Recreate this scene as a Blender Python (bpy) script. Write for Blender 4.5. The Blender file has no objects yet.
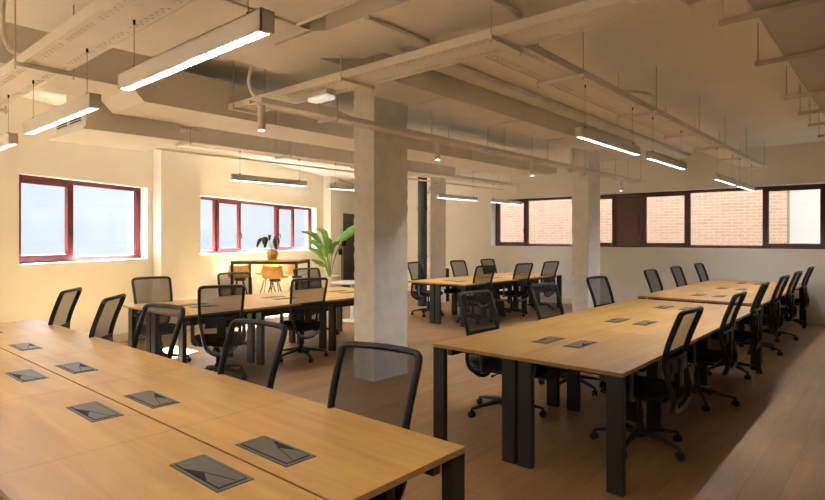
import bpy, bmesh, math, random
from mathutils import Vector, Matrix
random.seed(7)
S = bpy.context.scene
COL = S.collection
# ---------------------------------------------------------------- camera
HC = 1.55
TH = math.radians(41.1)                       # view direction, from +X towards +Y
cam_d = bpy.data.cameras.new('camera'); cam = bpy.data.objects.new('camera', cam_d); COL.objects.link(cam)
cam.location = (0, 0, HC)
cam.rotation_euler = (math.pi/2, 0, TH - math.pi/2)
cam_d.sensor_width = 36; cam_d.lens = 36*565/825
cam_d.shift_y = -12/825.0
cam_d.clip_start = 0.02
S.camera = cam
# ---------------------------------------------------------------- world, sun, exposure
S.view_settings.view_transform = 'Standard'; S.view_settings.look = 'None'
S.view_settings.gamma = 1; S.view_settings.exposure = 1.22
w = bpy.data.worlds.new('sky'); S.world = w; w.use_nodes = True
nt = w.node_tree; nt.nodes.clear()
wo = nt.nodes.new('ShaderNodeOutputWorld'); bg = nt.nodes.new('ShaderNodeBackground')
tc = nt.nodes.new('ShaderNodeTexCoord'); mp = nt.nodes.new('ShaderNodeMapping')
mp.inputs['Scale'].default_value = (1.5, 1.5, 5)
nz = nt.nodes.new('ShaderNodeTexNoise'); nz.inputs['Scale'].default_value = 2.2; nz.inputs['Detail'].default_value = 5
cr = nt.nodes.new('ShaderNodeValToRGB')
cr.color_ramp.elements[0].position = .35; cr.color_ramp.elements[0].color = (.56, .68, .80, 1)
cr.color_ramp.elements[1].position = .72; cr.color_ramp.elements[1].color = (.76, .82, .86, 1)
L = nt.links
L.new(tc.outputs['Generated'], mp.inputs[0]); L.new(mp.outputs[0], nz.inputs['Vector']); L.new(nz.outputs['Fac'], cr.inputs[0])
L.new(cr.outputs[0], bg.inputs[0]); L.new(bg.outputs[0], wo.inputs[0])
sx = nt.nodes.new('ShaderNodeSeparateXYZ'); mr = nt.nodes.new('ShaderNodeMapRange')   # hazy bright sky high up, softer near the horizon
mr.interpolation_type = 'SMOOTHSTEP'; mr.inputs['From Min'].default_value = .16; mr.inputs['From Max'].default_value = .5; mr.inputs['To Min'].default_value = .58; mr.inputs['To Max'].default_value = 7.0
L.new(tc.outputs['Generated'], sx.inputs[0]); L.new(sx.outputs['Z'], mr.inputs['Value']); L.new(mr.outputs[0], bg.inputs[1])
sd = bpy.data.lights.new('sun', 'SUN'); sun = bpy.data.objects.new('sun', sd); COL.objects.link(sun)
sd.energy = 150.0; sd.angle = math.radians(0.7); sd.color = (.74, .90, 1.)
sdir = Vector((.04, -1.0, -math.tan(math.radians(50)))).normalized()
sun.rotation_euler = sdir.to_track_quat('-Z', 'Y').to_euler()
sun.location = (0, 20, 20)
LAMP = 122.0                                   # emission of the luminaires' diffusers

# ---------------------------------------------------------------- materials
MATS = {}
def mat(name, col, rough=.6, metal=0., bump=0., bscale=40., var=0., vscale=3., spec=.5, emis=None, estr=0., trans=None, stretch=None):
    if name in MATS: return MATS[name]
    m = bpy.data.materials.new(name); m.use_nodes = True; t = m.node_tree; n = t.nodes; l = t.links
    b = n['Principled BSDF']; out = n['Material Output']
    b.inputs['Base Color'].default_value = (*col, 1); b.inputs['Roughness'].default_value = rough
    b.inputs['Metallic'].default_value = metal; b.inputs['Specular IOR Level'].default_value = spec
    tcn = n.new('ShaderNodeTexCoord'); mpn = n.new('ShaderNodeMapping'); l.new(tcn.outputs['Object'], mpn.inputs[0])
    if stretch: mpn.inputs['Scale'].default_value = stretch
    nn = n.new('ShaderNodeTexNoise'); nn.inputs['Scale'].default_value = vscale; nn.inputs['Detail'].default_value = 4
    l.new(mpn.outputs[0], nn.inputs['Vector'])
    r = n.new('ShaderNodeValToRGB'); v = max(var, .015)
    r.color_ramp.elements[0].position = .3; r.color_ramp.elements[1].position = .7
    r.color_ramp.elements[0].color = (*[c*(1-v) for c in col], 1); r.color_ramp.elements[1].color = (*[min(1, c*(1+v)) for c in col], 1)
    l.new(nn.outputs['Fac'], r.inputs[0]); l.new(r.outputs[0], b.inputs['Base Color'])
    if bump:
        n2 = n.new('ShaderNodeTexNoise'); n2.inputs['Scale'].default_value = bscale; n2.inputs['Detail'].default_value = 3
        l.new(tcn.outputs['Object'], n2.inputs['Vector'])
        bp = n.new('ShaderNodeBump'); bp.inputs['Strength'].default_value = bump; bp.inputs['Distance'].default_value = .01
        l.new(n2.outputs['Fac'], bp.inputs['Height']); l.new(bp.outputs[0], b.inputs['Normal'])
    if emis:
        b.inputs['Emission Color'].default_value = (*emis, 1); b.inputs['Emission Strength'].default_value = estr
    if trans is not None:
        tr = n.new('ShaderNodeBsdfTransparent'); mx = n.new('ShaderNodeMixShader'); mx.inputs[0].default_value = trans
        l.new(b.outputs[0], mx.inputs[1]); l.new(tr.outputs[0], mx.inputs[2]); l.new(mx.outputs[0], out.inputs['Surface'])
    MATS[name] = m; return m

PAINT = mat('cream_paint', (.89, .865, .80), .75, bump=.15, bscale=60, var=.02, vscale=1.2, spec=.25)
CEIL = mat('ceiling_paint', (.89, .86, .81), .85, bump=.12, bscale=30, var=.03, vscale=1.5, spec=.2)
DUCT = mat('painted_duct', (.86, .825, .77), .6, bump=.08, bscale=8, var=.03, vscale=2, spec=.3)
TRAY = mat('painted_tray_metal', (.85, .81, .75), .5, var=.03, vscale=5, spec=.4)
ROD = mat('threaded_rod_metal', (.60, .53, .43), .5, .3)
CONC = mat('painted_concrete', (.88, .855, .80), .85, bump=.9, bscale=18, var=.07, vscale=6, spec=.2)
CONCW = mat('white_painted_concrete', (.90, .885, .86), .8, bump=.7, bscale=18, var=.05, vscale=6, spec=.2)
BASEB = mat('baseboard_paint', (.82, .74, .60), .5, var=.02)
SUNREDF = mat('sunlit_maroon_wood', (.10, .004, .002), .5, var=.12, vscale=6)  # left frames: same wood as the right ones, sunlit red put into the colour
DARKF = mat('brown_lacquered_wood', (.085, .030, .020), .35, var=.12, vscale=6)
BROWNP = mat('brown_panel', (.13, .048, .034), .4, var=.15, vscale=2)
BLACKM = mat('black_powder_steel', (.028, .026, .024), .42, var=.05, spec=.5)
LEGM = mat('graphite_leg_steel', (.014, .0125, .011), .5, var=.06, spec=.5)
BLACKP = mat('black_plastic', (.012, .0115, .011), .45, var=.05, spec=.35, bump=.05, bscale=200)
GREYP = mat('grey_plastic', (.13, .125, .12), .4, var=.05)
SEATF = mat('black_seat_fabric', (.020, .019, .019), .95, bump=.3, bscale=300, var=.1, vscale=40, spec=.15)
CHROME = mat('chrome', (.7, .7, .7), .15, 1.)
MESHF = mat('black_mesh_fabric', (.022, .019, .017), .95, trans=.34, spec=.05)
HATCH = mat('anodised_hatch_metal', (.085, .07, .055), .4, .35, var=.05)
HOLE = mat('hatch_opening_black', (.006, .006, .006), .9)
LAMPB = mat('lamp_body_paint', (.84, .82, .78), .5, var=.02)
LAMPW = mat('lamp_body_white', (.85, .83, .80), .5, var=.02)
EMIT = mat('lamp_diffuser', (.9, .88, .8), .5, emis=(.90, .96, 1.), estr=LAMP)
EMITUP = mat('lamp_upper_diffuser', (.9, .88, .8), .5, emis=(1, .90, .76), estr=5)
EMITM = mat('lamp_diffuser_middle_row', (.9, .88, .8), .5, emis=(.88, .95, 1.), estr=LAMP*1.1)
EMITL = mat('lamp_diffuser_left_row', (.9, .88, .8), .5, emis=(.96, .97, 1.), estr=LAMP*.55)
LOUV = mat('lamp_louver', (.014, .013, .012), .6, spec=.1)
SPOTE = mat('spot_lens', (.9, .9, .85), .4, emis=(1, .88, .7), estr=18)
DIFF = mat('emergency_lens', (.9, .9, .9), .4, var=.02, emis=(1, .97, .93), estr=.22)
PIPEG = mat('anthracite_pipe', (.045, .05, .05), .45, var=.08)
PLY = mat('oak_shell', (.62, .36, .13), .45, var=.12, vscale=8, stretch=(1, 8, 1))
GOLDP = mat('mustard_ceramic', (.62, .37, .09), .4, var=.08, vscale=8)
PLANTER = mat('beige_planter', (.66, .58, .46), .8, bump=.2, bscale=30, var=.05)
SOIL = mat('soil', (.05, .035, .025), .95, bump=.8, bscale=60, var=.3, vscale=30)
LEAFD = mat('dark_leaf', (.035, .045, .02), .4, var=.35, vscale=12)
LEAFG = mat('green_leaf', (.16, .34, .06), .45, var=.25, vscale=14)
STEMG = mat('stem', (.22, .33, .10), .5, var=.15)
WHITEL = mat('white_laminate', (.86, .85, .83), .3, var=.01)
DUCTR = mat('shaded_duct', (.60, .55, .47), .6, bump=.08, bscale=8, var=.03, vscale=2, spec=.3)  # darker copy of the duct paint, shade put into the colour
GREYB = mat('lit_ceiling_grey', (.78, .79, .76), .6, var=.08)  # pale tone stands for the lit ceiling slab
DOORD = mat('dark_door_panel', (.06, .045, .035), .4, var=.1)

def glass_mat():
    m = bpy.data.materials.new('window_glass'); m.use_nodes = True; n = m.node_tree.nodes; l = m.node_tree.links; n.clear()
    o = n.new('ShaderNodeOutputMaterial'); t = n.new('ShaderNodeBsdfTransparent'); g = n.new('ShaderNodeBsdfGlossy'); g.inputs['Roughness'].default_value = .02
    lw = n.new('ShaderNodeLayerWeight'); lw.inputs[0].default_value = .06
    tcn = n.new('ShaderNodeTexCoord'); nn = n.new('ShaderNodeTexNoise'); nn.inputs['Scale'].default_value = 1.1
    cr = n.new('ShaderNodeValToRGB'); cr.color_ramp.elements[0].color = (.96, .97, .97, 1); cr.color_ramp.elements[1].color = (.985, .985, .98, 1)
    l.new(tcn.outputs['Object'], nn.inputs['Vector']); l.new(nn.outputs['Fac'], cr.inputs[0]); l.new(cr.outputs[0], t.inputs[0])
    mx = n.new('ShaderNodeMixShader'); l.new(lw.outputs['Facing'], mx.inputs[0]); l.new(t.outputs[0], mx.inputs[1]); l.new(g.outputs[0], mx.inputs[2]); l.new(mx.outputs[0], o.inputs[0])
    return m
GLASS = glass_mat()

def wood_mat(name, base, dark, along, rough, plank=None, mortar=(.1, .06, .03), spec=.5):
    """grain runs along axis 'along' (0 = X, 1 = Y); plank = (length, width) lays floorboards"""
    m = bpy.data.materials.new(name); m.use_nodes = True; n = m.node_tree.nodes; l = m.node_tree.links; b = n['Principled BSDF']
    tcn = n.new('ShaderNodeTexCoord'); mpn = n.new('ShaderNodeMapping'); l.new(tcn.outputs['Object'], mpn.inputs[0])
    if along == 1: mpn.inputs['Rotation'].default_value = (0, 0, math.pi/2)
    st = n.new('ShaderNodeMapping'); st.inputs['Scale'].default_value = (.7, 7, 7); l.new(mpn.outputs[0], st.inputs[0])
    n1 = n.new('ShaderNodeTexNoise'); n1.inputs['Scale'].default_value = 1.6; n1.inputs['Detail'].default_value = 7; n1.inputs['Roughness'].default_value = .62; n1.inputs['Distortion'].default_value = .6
    l.new(st.outputs[0], n1.inputs['Vector'])
    n3 = n.new('ShaderNodeTexNoise'); n3.inputs['Scale'].default_value = 1.1; n3.inputs['Detail'].default_value = 2
    l.new(mpn.outputs[0], n3.inputs['Vector'])
    add = n.new('ShaderNodeMath'); add.operation = 'MULTIPLY_ADD'; add.inputs[1].default_value = .6
    l.new(n3.outputs['Fac'], add.inputs[0]); l.new(n1.outputs['Fac'], add.inputs[2])
    r = n.new('ShaderNodeValToRGB'); r.color_ramp.elements[0].position = .55; r.color_ramp.elements[1].position = 1.0
    r.color_ramp.elements[0].color = (*dark, 1); r.color_ramp.elements[1].color = (*base, 1)
    l.new(add.outputs[0], r.inputs[0])
    last = r.outputs[0]
    if plank:
        bt = n.new('ShaderNodeTexBrick'); l.new(mpn.outputs[0], bt.inputs['Vector'])
        bt.inputs['Scale'].default_value = 1; bt.inputs['Brick Width'].default_value = plank[0]; bt.inputs['Row Height'].default_value = plank[1]
        bt.inputs['Mortar Size'].default_value = .0018; bt.inputs['Mortar Smooth'].default_value = .2; bt.inputs['Bias'].default_value = 0
        bt.inputs['Color1'].default_value = (.86, .84, .82, 1); bt.inputs['Color2'].default_value = (1.12, 1.08, 1.04, 1); bt.inputs['Mortar'].default_value = (.5, .45, .4, 1)
        mu = n.new('ShaderNodeMix'); mu.data_type = 'RGBA'; mu.blend_type = 'MULTIPLY'; mu.inputs[0].default_value = 1
        l.new(last, mu.inputs[6]); l.new(bt.outputs['Color'], mu.inputs[7]); last = mu.outputs[2]
    l.new(last, b.inputs['Base Color'])
    b.inputs['Roughness'].default_value = rough; b.inputs['Specular IOR Level'].default_value = spec
    bp = n.new('ShaderNodeBump'); bp.inputs['Strength'].default_value = .12; bp.inputs['Distance'].default_value = .003
    l.new(n1.outputs['Fac'], bp.inputs['Height']); l.new(bp.outputs[0], b.inputs['Normal'])
    return m
OAKX = wood_mat('honey_oak_top_x', (.49, .26, .062), (.32, .15, .032), 0, .36)
OAKY = wood_mat('honey_oak_top_y', (.49, .26, .062), (.32, .15, .032), 1, .36)
EDGE = mat('oak_edge_band', (.34, .18, .06), .5, var=.1, vscale=20)
FLOORM = wood_mat('oak_floorboards', (.36, .20, .080), (.24, .13, .047), 0, .42, plank=(1.9, .19), spec=.4)

def brick_mat():
    m = bpy.data.materials.new('orange_brick'); m.use_nodes = True; n = m.node_tree.nodes; l = m.node_tree.links; b = n['Principled BSDF']
    tcn = n.new('ShaderNodeTexCoord'); sp = n.new('ShaderNodeSeparateXYZ'); cb = n.new('ShaderNodeCombineXYZ')
    l.new(tcn.outputs['Object'], sp.inputs[0]); l.new(sp.outputs['Y'], cb.inputs['X']); l.new(sp.outputs['Z'], cb.inputs['Y'])
    bt = n.new('ShaderNodeTexBrick'); l.new(cb.outputs[0], bt.inputs['Vector']); bt.inputs['Scale'].default_value = 1
    bt.inputs['Brick Width'].default_value = .26; bt.inputs['Row Height'].default_value = .075; bt.inputs['Mortar Size'].default_value = .007
    bt.inputs['Color1'].default_value = (.150, .068, .033, 1); bt.inputs['Color2'].default_value = (.175, .086, .045, 1); bt.inputs['Mortar'].default_value = (.20, .125, .083, 1)
    l.new(bt.outputs['Color'], b.inputs['Base Color']); b.inputs['Roughness'].default_value = .9
    return m
BRICK = brick_mat()
PALEB = mat('pale_render', (.22, .178, .145), .9, var=.03, vscale=1, stretch=(1, 1, 12))

# ---------------------------------------------------------------- mesh helpers
def tagit(o, label=None, cat=None, group=None, kind=None):
    if label: o['label'] = label
    if cat: o['category'] = cat
    if group: o['group'] = group
    if kind: o['kind'] = kind
    return o
def obj(name, bm, m, parent=None, smooth=False, loc=None):
    bmesh.ops.recalc_face_normals(bm, faces=bm.faces)
    me = bpy.data.meshes.new(name); bm.to_mesh(me); bm.free()
    ms = m if isinstance(m, (list, tuple)) else [m]
    for x in ms: me.materials.append(x)
    if smooth:
        for p in me.polygons: p.use_smooth = True
        try: me.set_sharp_from_angle(angle=math.radians(40))
        except Exception: pass
    o = bpy.data.objects.new(name, me); COL.objects.link(o)
    if parent is not None: o.parent = parent
    if loc is not None: o.location = loc
    return o
def empty(name, loc=(0, 0, 0), rz=0):
    o = bpy.data.objects.new(name, None); COL.objects.link(o); o.location = loc; o.rotation_euler = (0, 0, rz); o.empty_display_size = .1; return o
def box(bm, x0, x1, y0, y1, z0, z1, bev=0, seg=2, mi=0):
    r = bmesh.ops.create_cube(bm, size=1); vs = r['verts']
    for v in vs:
        v.co = Vector((x0 + (v.co.x + .5)*(x1 - x0), y0 + (v.co.y + .5)*(y1 - y0), z0 + (v.co.z + .5)*(z1 - z0)))
    fs = set(f for v in vs for f in v.link_faces)
    for f in fs: f.material_index = mi
    if bev:
        es = list(set(e for v in vs for e in v.link_edges))
        bmesh.ops.bevel(bm, geom=es, offset=bev, segments=seg, affect='EDGES', profile=.5)
    return bm
def bx(*a, **k): return box(bmesh.new(), *a, **k)
def prism(bm, pts, z0, z1):
    a = [bm.verts.new((x, y, z0)) for x, y in pts]; b = [bm.verts.new((x, y, z1)) for x, y in pts]; n = len(pts)
    bm.faces.new(a); bm.faces.new(b)
    for i in range(n): bm.faces.new((a[i], a[(i+1) % n], b[(i+1) % n], b[i]))
    return bm
def tube(bm, pts, r, seg=8, closed=False, ry=None, up=None, caps=True):
    """sweep an ellipse (r across, ry along 'up') along pts; r may be a list"""
    pts = [Vector(p) for p in pts]; n = len(pts); rings = []
    prev = None
    for i, p in enumerate(pts):
        if closed: t = (pts[(i+1) % n] - pts[(i-1) % n]).normalized()
        else: t = (pts[min(i+1, n-1)] - pts[max(i-1, 0)]).normalized()
        if up is not None: u = Vector(up)
        elif prev is not None: u = prev
        else: u = Vector((0, 0, 1)) if abs(t.z) < .9 else Vector((1, 0, 0))
        s = t.cross(u)
        if s.length < 1e-5: s = t.cross(Vector((1, .3, 0)))
        s.normalize(); u2 = s.cross(t).normalized(); prev = u2
        ra = r[i] if isinstance(r, (list, tuple)) else r
        rb = ra if ry is None else (ry[i] if isinstance(ry, (list, tuple)) else ry)
        rings.append([bm.verts.new(p + s*math.cos(2*math.pi*k/seg)*ra + u2*math.sin(2*math.pi*k/seg)*rb) for k in range(seg)])
    m = n if closed else n-1
    for i in range(m):
        A, B = rings[i], rings[(i+1) % n]
        for k in range(seg): bm.faces.new((A[k], A[(k+1) % seg], B[(k+1) % seg], B[k]))
    if caps and not closed:
        bm.faces.new(rings[0]); bm.faces.new(rings[-1])
    return bm
def cyl(bm, p0, p1, r, seg=12, r2=None): return tube(bm, [p0, p1], [r, r if r2 is None else r2], seg)
def lathe(bm, prof, c=(0, 0), seg=24):
    rings = []
    for r, z in prof:
        rings.append([bm.verts.new((c[0] + r*math.cos(2*math.pi*k/seg), c[1] + r*math.sin(2*math.pi*k/seg), z)) for k in range(seg)])
    for A, B in zip(rings, rings[1:]):
        for k in range(seg): bm.faces.new((A[k], A[(k+1) % seg], B[(k+1) % seg], B[k]))
    bm.faces.new(rings[0]); bm.faces.new(rings[-1]); return bm
def catmull(pts, n=6, closed=False):
    P_ = [Vector(p) for p in pts]; out = []; m = len(P_)
    rng = range(m) if closed else range(m-1)
    for i in rng:
        a = P_[(i-1) % m] if closed or i > 0 else P_[0]; b = P_[i]; c = P_[(i+1) % m]; d = P_[(i+2) % m] if closed or i+2 < m else P_[-1]
        for k in range(n):
            t = k/n
            out.append(.5*((2*b) + (c-a)*t + (2*a-5*b+4*c-d)*t*t + (3*b-a-3*c+d)*t**3))
    if not closed: out.append(P_[-1])
    return out
def copy_tree(o, parent=None):
    c = o.copy(); COL.objects.link(c)
    if parent is not None: c.parent = parent
    for ch in list(o.children): copy_tree(ch, c)
    return c
def strip(o, *keys):
    for k in keys:
        if k in o: del o[k]

# ================================================================ STRUCTURE
XW = 12.42                                     # inner face of the wall with the brown window band
A0 = math.radians(24.9); UX, UY = math.cos(A0), math.sin(A0); NX, NY = -UY, UX
def LP(s, off=0, z=0): return Vector((3.5 + UX*s + NX*off, 8.8 + UY*s + NY*off, z))
ZC = 3.27
YN, XB = -3.0, -3.76
_p0, _p1, _p2 = LP(10.2, .65), LP(1.62, .65), LP(1.5, .3)
_p3 = LP(-8.05, .3)
PLAN = [(XB-.3, YN-.3), (XW+.3, YN-.3), (XW+.3, _p0.y), (_p0.x, _p0.y), (_p1.x, _p1.y), (_p2.x, _p2.y), (_p3.x, _p3.y), (XB-.3, _p3.y-.1)]
obj('floor', prism(bmesh.new(), PLAN, -.2, 0), FLOORM)['kind'] = 'structure'
obj('ceiling', prism(bmesh.new(), PLAN, ZC, ZC+.25), CEIL)['kind'] = 'structure'
# left wall, along (UX, UY)
def wseg(bm, s0, s1, o0, o1, z0, z1): prism_pts = [LP(s0, o0), LP(s1, o0), LP(s1, o1), LP(s0, o1)]; prism(bm, [(p.x, p.y) for p in prism_pts], z0, z1)
bm = bmesh.new()
W1 = (-1.62, .52, 1.23, 2.34); W0 = (-7.4, -4.1); O2 = .30; W2 = (1.9, 7.18, 1.24, 2.36)
wseg(bm, -8.2, W0[0], 0, .3, 0, ZC); wseg(bm, W0[1], W1[0], 0, .3, 0, ZC); wseg(bm, W0[0], W0[1], 0, .3, 0, W1[2]); wseg(bm, W0[0], W0[1], 0, .3, W1[3], ZC); wseg(bm, W1[1], 1.62, 0, .3, 0, ZC)  # the W0 opening is cut for the added, unseen window
wseg(bm, W1[0], W1[1], 0, .3, 0, W1[2]); wseg(bm, W1[0], W1[1], 0, .3, W1[3], ZC)
wseg(bm, .64, 1.62, -.155, 0, 0, ZC)                                   # pilaster
wseg(bm, 1.62, W2[0], O2, O2+.35, 0, ZC); wseg(bm, W2[1], 10.2, O2, O2+.35, 0, ZC)
wseg(bm, W2[0], W2[1], O2, O2+.35, 0, W2[2]); wseg(bm, W2[0], W2[1], O2, O2+.35, W2[3], ZC)
wseg(bm, 7.62, 8.25, O2-.22, O2, 0, ZC)                                # pilaster by the plant
obj('wall_left', bm, PAINT)['kind'] = 'structure'
bm = bmesh.new()
def rs(y0, y1, z0, z1, x0=XW, x1=XW+.3): box(bm, x0, x1, y0, y1, z0, z1)
WR = (-.6, 8.12, 1.345, 2.54)
rs(YN, WR[0], 0, ZC); rs(WR[1], 13.5, 0, ZC); rs(WR[0], WR[1], 0, WR[2]); rs(WR[0], WR[1], WR[3], ZC)
obj('wall_right', bm, PAINT)['kind'] = 'structure'
obj('wall_near', bx(XB-.3, XW+.3, YN-.3, YN, 0, ZC), PAINT)['kind'] = 'structure'
obj('wall_rear', bx(XB-.3, XB, YN, 5.6, 0, ZC), PAINT)['kind'] = 'structure'
bm = bmesh.new(); wseg(bm, -7.9, .64, -.014, 0, 0, .13); wseg(bm, .626, 1.62, -.169, -.155, 0, .13); wseg(bm, 1.62, 7.62, O2-.014, O2, 0, .13)
obj('baseboard_left', bm, BASEB)['kind'] = 'structure'
obj('baseboard_right', bx(XW-.014, XW, YN, 13.1, 0, .14), BASEB)['kind'] = 'structure'

# windows: local frame s along the wall, o outward, z up; pane list of (s0, s1, is_sash)
def make_window(name, pt, s0, s1, z0, z1, o, spans, m, fw=.045, panels=()):
    def seg(bm, a, b, oo0, oo1, za, zb):
        q = [pt(a, oo0), pt(b, oo0), pt(b, oo1), pt(a, oo1)]; prism(bm, [(p.x, p.y) for p in q], za, zb)
    bm = bmesh.new()
    seg(bm, s0, s1, o, o+.07, z0, z0+fw); seg(bm, s0, s1, o, o+.07, z1-fw, z1)
    seg(bm, s0, s0+fw, o, o+.07, z0+fw, z1-fw); seg(bm, s1-fw, s1, o, o+.07, z0+fw, z1-fw)
    fr = obj(name, bm, m); fr['kind'] = 'structure'
    for (a, b, sash, hs) in spans:
        a = max(a, s0+fw); b = min(b, s1-fw)
        if a > s0+fw+.001:
            bm = bmesh.new(); seg(bm, a-.02, a+.02, o+.002, o+.068, z0+fw, z1-fw); obj('mullion', bm, m, fr)
        if sash == 'panel':
            bm = bmesh.new(); seg(bm, a+.02, b-.02, o+.02, o+.05, z0+fw, z1-fw)
            seg(bm, a+.09, b-.09, o+.008, o+.02, z0+fw+.25, z1-fw-.42)
            obj('infill_panel', bm, BROWNP, fr); continue
        e = .02; w_ = .055 if sash else .012
        bm = bmesh.new(); a2, b2, za, zb = a+e, b-e, z0+fw, z1-fw; oo = o-.015 if sash else o+.01
        seg(bm, a2, b2, oo, oo+.06, za, za+w_); seg(bm, a2, b2, oo, oo+.06, zb-w_, zb)
        seg(bm, a2, a2+w_, oo, oo+.06, za+w_, zb-w_); seg(bm, b2-w_, b2, oo, oo+.06, za+w_, zb-w_)
        sh = obj('sash' if sash else 'glazing_bead', bm, m, fr)
        bm = bmesh.new(); seg(bm, a2+w_, b2-w_, oo+.028, oo+.034, za+w_, zb-w_); obj('pane', bm, GLASS, fr)
        if hs is not None:
            c = b2-.028 if hs > 0 else a2+.028
            p = pt(c, oo-.012, z0+(z1-z0)*.36); q = pt(c, oo-.045, z0+(z1-z0)*.36)
            bm = bmesh.new(); cyl(bm, pt(c, oo, p.z), q, .009); tube(bm, [q, q+Vector((0, 0, -.11))], .009)
            seg(bm, c-.014, c+.014, oo-.006, oo, p.z-.05, p.z+.04)
            obj('handle', bm, BLACKP, sh)
    return fr
make_window('window_1', LP, W1[0], W1[1], W1[2], W1[3], .13, [(-1.62, -.75, 1, 1), (-.75, .52, 0, None)], SUNREDF)
make_window('window_2', LP, W2[0], W2[1], W2[2], W2[3], O2+.15,
            [(1.9, 2.93, 0, None), (2.93, 3.78, 1, 1), (3.78, 5.33, 0, None), (5.33, 6.18, 1, -1), (6.18, 7.2, 0, None)], SUNREDF)
make_window('added_window', LP, W0[0], W0[1], W1[2], W1[3], .13, [(-7.4, -5.75, 0, None), (-5.75, -4.1, 1, 1)], SUNREDF)  # unseen window, added to let more daylight in from the left
def RP(s, off=0, z=0): return Vector((XW + off, s, z))
make_window('window_3', RP, WR[0], WR[1], WR[2], WR[3], .22,
            [(a*1.022, b*1.022, c, d) for a, b, c, d in [(-.6, .2, 0, None), (.2, 1.07, 0, None), (1.07, 2.0, 1, 1), (2.0, 3.33, 0, None), (3.33, 4.24, 1, -1), (4.24, 4.83, 'panel', None), (4.83, 5.6, 1, None), (5.6, 7.05, 0, None), (7.05, 8.04, 1, -1)]], DARKF)
# outside
tagit(obj('brick_building', bx(15.2, 15.6, 2.02, 12.5, -3, 9), BRICK), 'orange brick building facade seen through the brown window band', 'building')
tagit(obj('pale_building', bx(17.0, 17.4, -12, 5.0, -3, 9), PALEB), 'pale rendered building at the far right beyond the brown window band', 'building')

# columns: rough corners
def column(name, x0, x1, y0, y1, m, label):
    bm = bmesh.new(); nzs = 60; pts = []
    per = []
    nx_, ny_ = 8, 6
    for i in range(nx_): per.append((x0+(x1-x0)*i/nx_, y0, i == 0))
    for i in range(ny_): per.append((x1, y0+(y1-y0)*i/ny_, i == 0))
    for i in range(nx_): per.append((x1-(x1-x0)*i/nx_, y1, i == 0))
    for i in range(ny_): per.append((x0, y1-(y1-y0)*i/ny_, i == 0))
    cx_, cy_ = (x0+x1)/2, (y0+y1)/2; rings = []
    for k in range(nzs+1):
        z = ZC*k/nzs; ring = []
        for (x, y, c) in per:
            j = random.uniform(0, .012) if c else random.uniform(0, .0025)
            dx, dy = cx_-x, cy_-y; l_ = math.hypot(dx, dy)
            ring.append(bm.verts.new((x+dx/l_*j, y+dy/l_*j, z)))
        rings.append(ring)
    n = len(per)
    for A, B in zip(rings, rings[1:]):
        for i in range(n): bm.faces.new((A[i], A[(i+1) % n], B[(i+1) % n], B[i]))
    bm.faces.new(rings[0]); bm.faces.new(rings[-1])
    return tagit(obj(name, bm, m), label, 'column')
column('concrete_column', 4.31, 4.86, 4.31, 4.63, CONC, 'rough painted concrete column in the middle of the room, nearest column')
column('concrete_column', 9.77, 10.3, 4.31, 4.63, CONCW, 'white painted concrete column in front of the brown window band')
column('concrete_column', 10.24, 10.84, 8.38, 8.7, CONCW, 'far white column beside the dark vertical pipe')

# ================================================================ DUCTS, TRAYS, PIPES
def duct(pts, z0, z1, label, flanges=(), m=DUCT, name='air_duct'):
    o = tagit(obj(name, prism(bmesh.new(), pts, z0, z1), m), label, 'air duct')
    for f in flanges:
        obj('flange', bx(*f, bev=.004, seg=1), m, o)
    return o
duct([(-3.7, -2.6), (2.55, -2.6), (2.55, 2.35), (2.38, 2.35), (2.38, 3.13), (2.50, 3.13), (2.5, 4.13), (2.02, 4.55), (-3.7, 4.55)], 3.0, ZC-.002,
     'broad flat painted duct overhead at top left, ends in a skewed corner', [(-3.7, 2.38, 3.10, 3.125, 2.985, 3.0), (2.355, 2.38, -2.6, 3.1, 2.985, 3.0), (-3.7, 2.38, .9, .93, 2.99, 3.0)])
duct([(2.575, -2.6), (3.18, -2.6), (3.18, 3.28), (2.91, 3.56), (2.52, 3.55), (2.52, 3.13), (2.575, 3.05)], 2.995, ZC-.002,
     'wide painted duct at top centre with a slanted end and clamped flange joints', [(2.57, 3.2, 2.62, 2.66, 2.965, 2.995), (2.57, 3.2, 1.85, 1.89, 2.965, 2.995)])
duct([(2.5, 3.56), (10.0, 3.56), (10.35, 3.66), (10.35, 3.92), (10.0, 4.0), (2.5, 4.13)], 3.0, ZC-.03,
     'long straight painted duct passing in front of the two columns', [(x, x+.03, 3.545, 4.0, 2.985, 3.0) for x in (4.6, 6.1, 7.6, 9.1)])
# duct running above the left desks (two heights)
bm = bmesh.new()
prof = [(-2.0, 2.85), (2.1, 2.85), (2.2, 2.75), (9.7, 2.75), (10.0, 2.8), (10.0, 2.98), (4.9, 2.98), (4.4, 3.08), (2.5, 3.1), (2.2, 3.24), (-2.0, 3.24)]
a = [bm.verts.new((x, 5.05, z)) for x, z in prof]; b = [bm.verts.new((x, 5.75, z)) for x, z in prof]; n = len(prof)
bm.faces.new(a); bm.faces.new(b)
for i in range(n): bm.faces.new((a[i], a[(i+1) % n], b[(i+1) % n], b[i]))
g = tagit(obj('air_duct', bm, DUCT), 'long painted duct with a stepped top crossing behind the nearest column', 'air duct')
for x in (3.6, 5.4, 7.2, 8.9): obj('flange', bx(x, x+.03, 5.035, 5.05, 2.75, 2.98), DUCT, g)
bm = bmesh.new()
prof = [(2.9, 2.80), (9.0, 2.80), (9.3, 2.86), (9.3, 3.0), (5.1, 3.02), (4.4, 3.18), (2.9, 3.2)]
a = [bm.verts.new((x, 6.95, z)) for x, z in prof]; b = [bm.verts.new((x, 7.5, z)) for x, z in prof]; n = len(prof)
bm.faces.new(a); bm.faces.new(b)
for i in range(n): bm.faces.new((a[i], a[(i+1) % n], b[(i+1) % n], b[i]))
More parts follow.
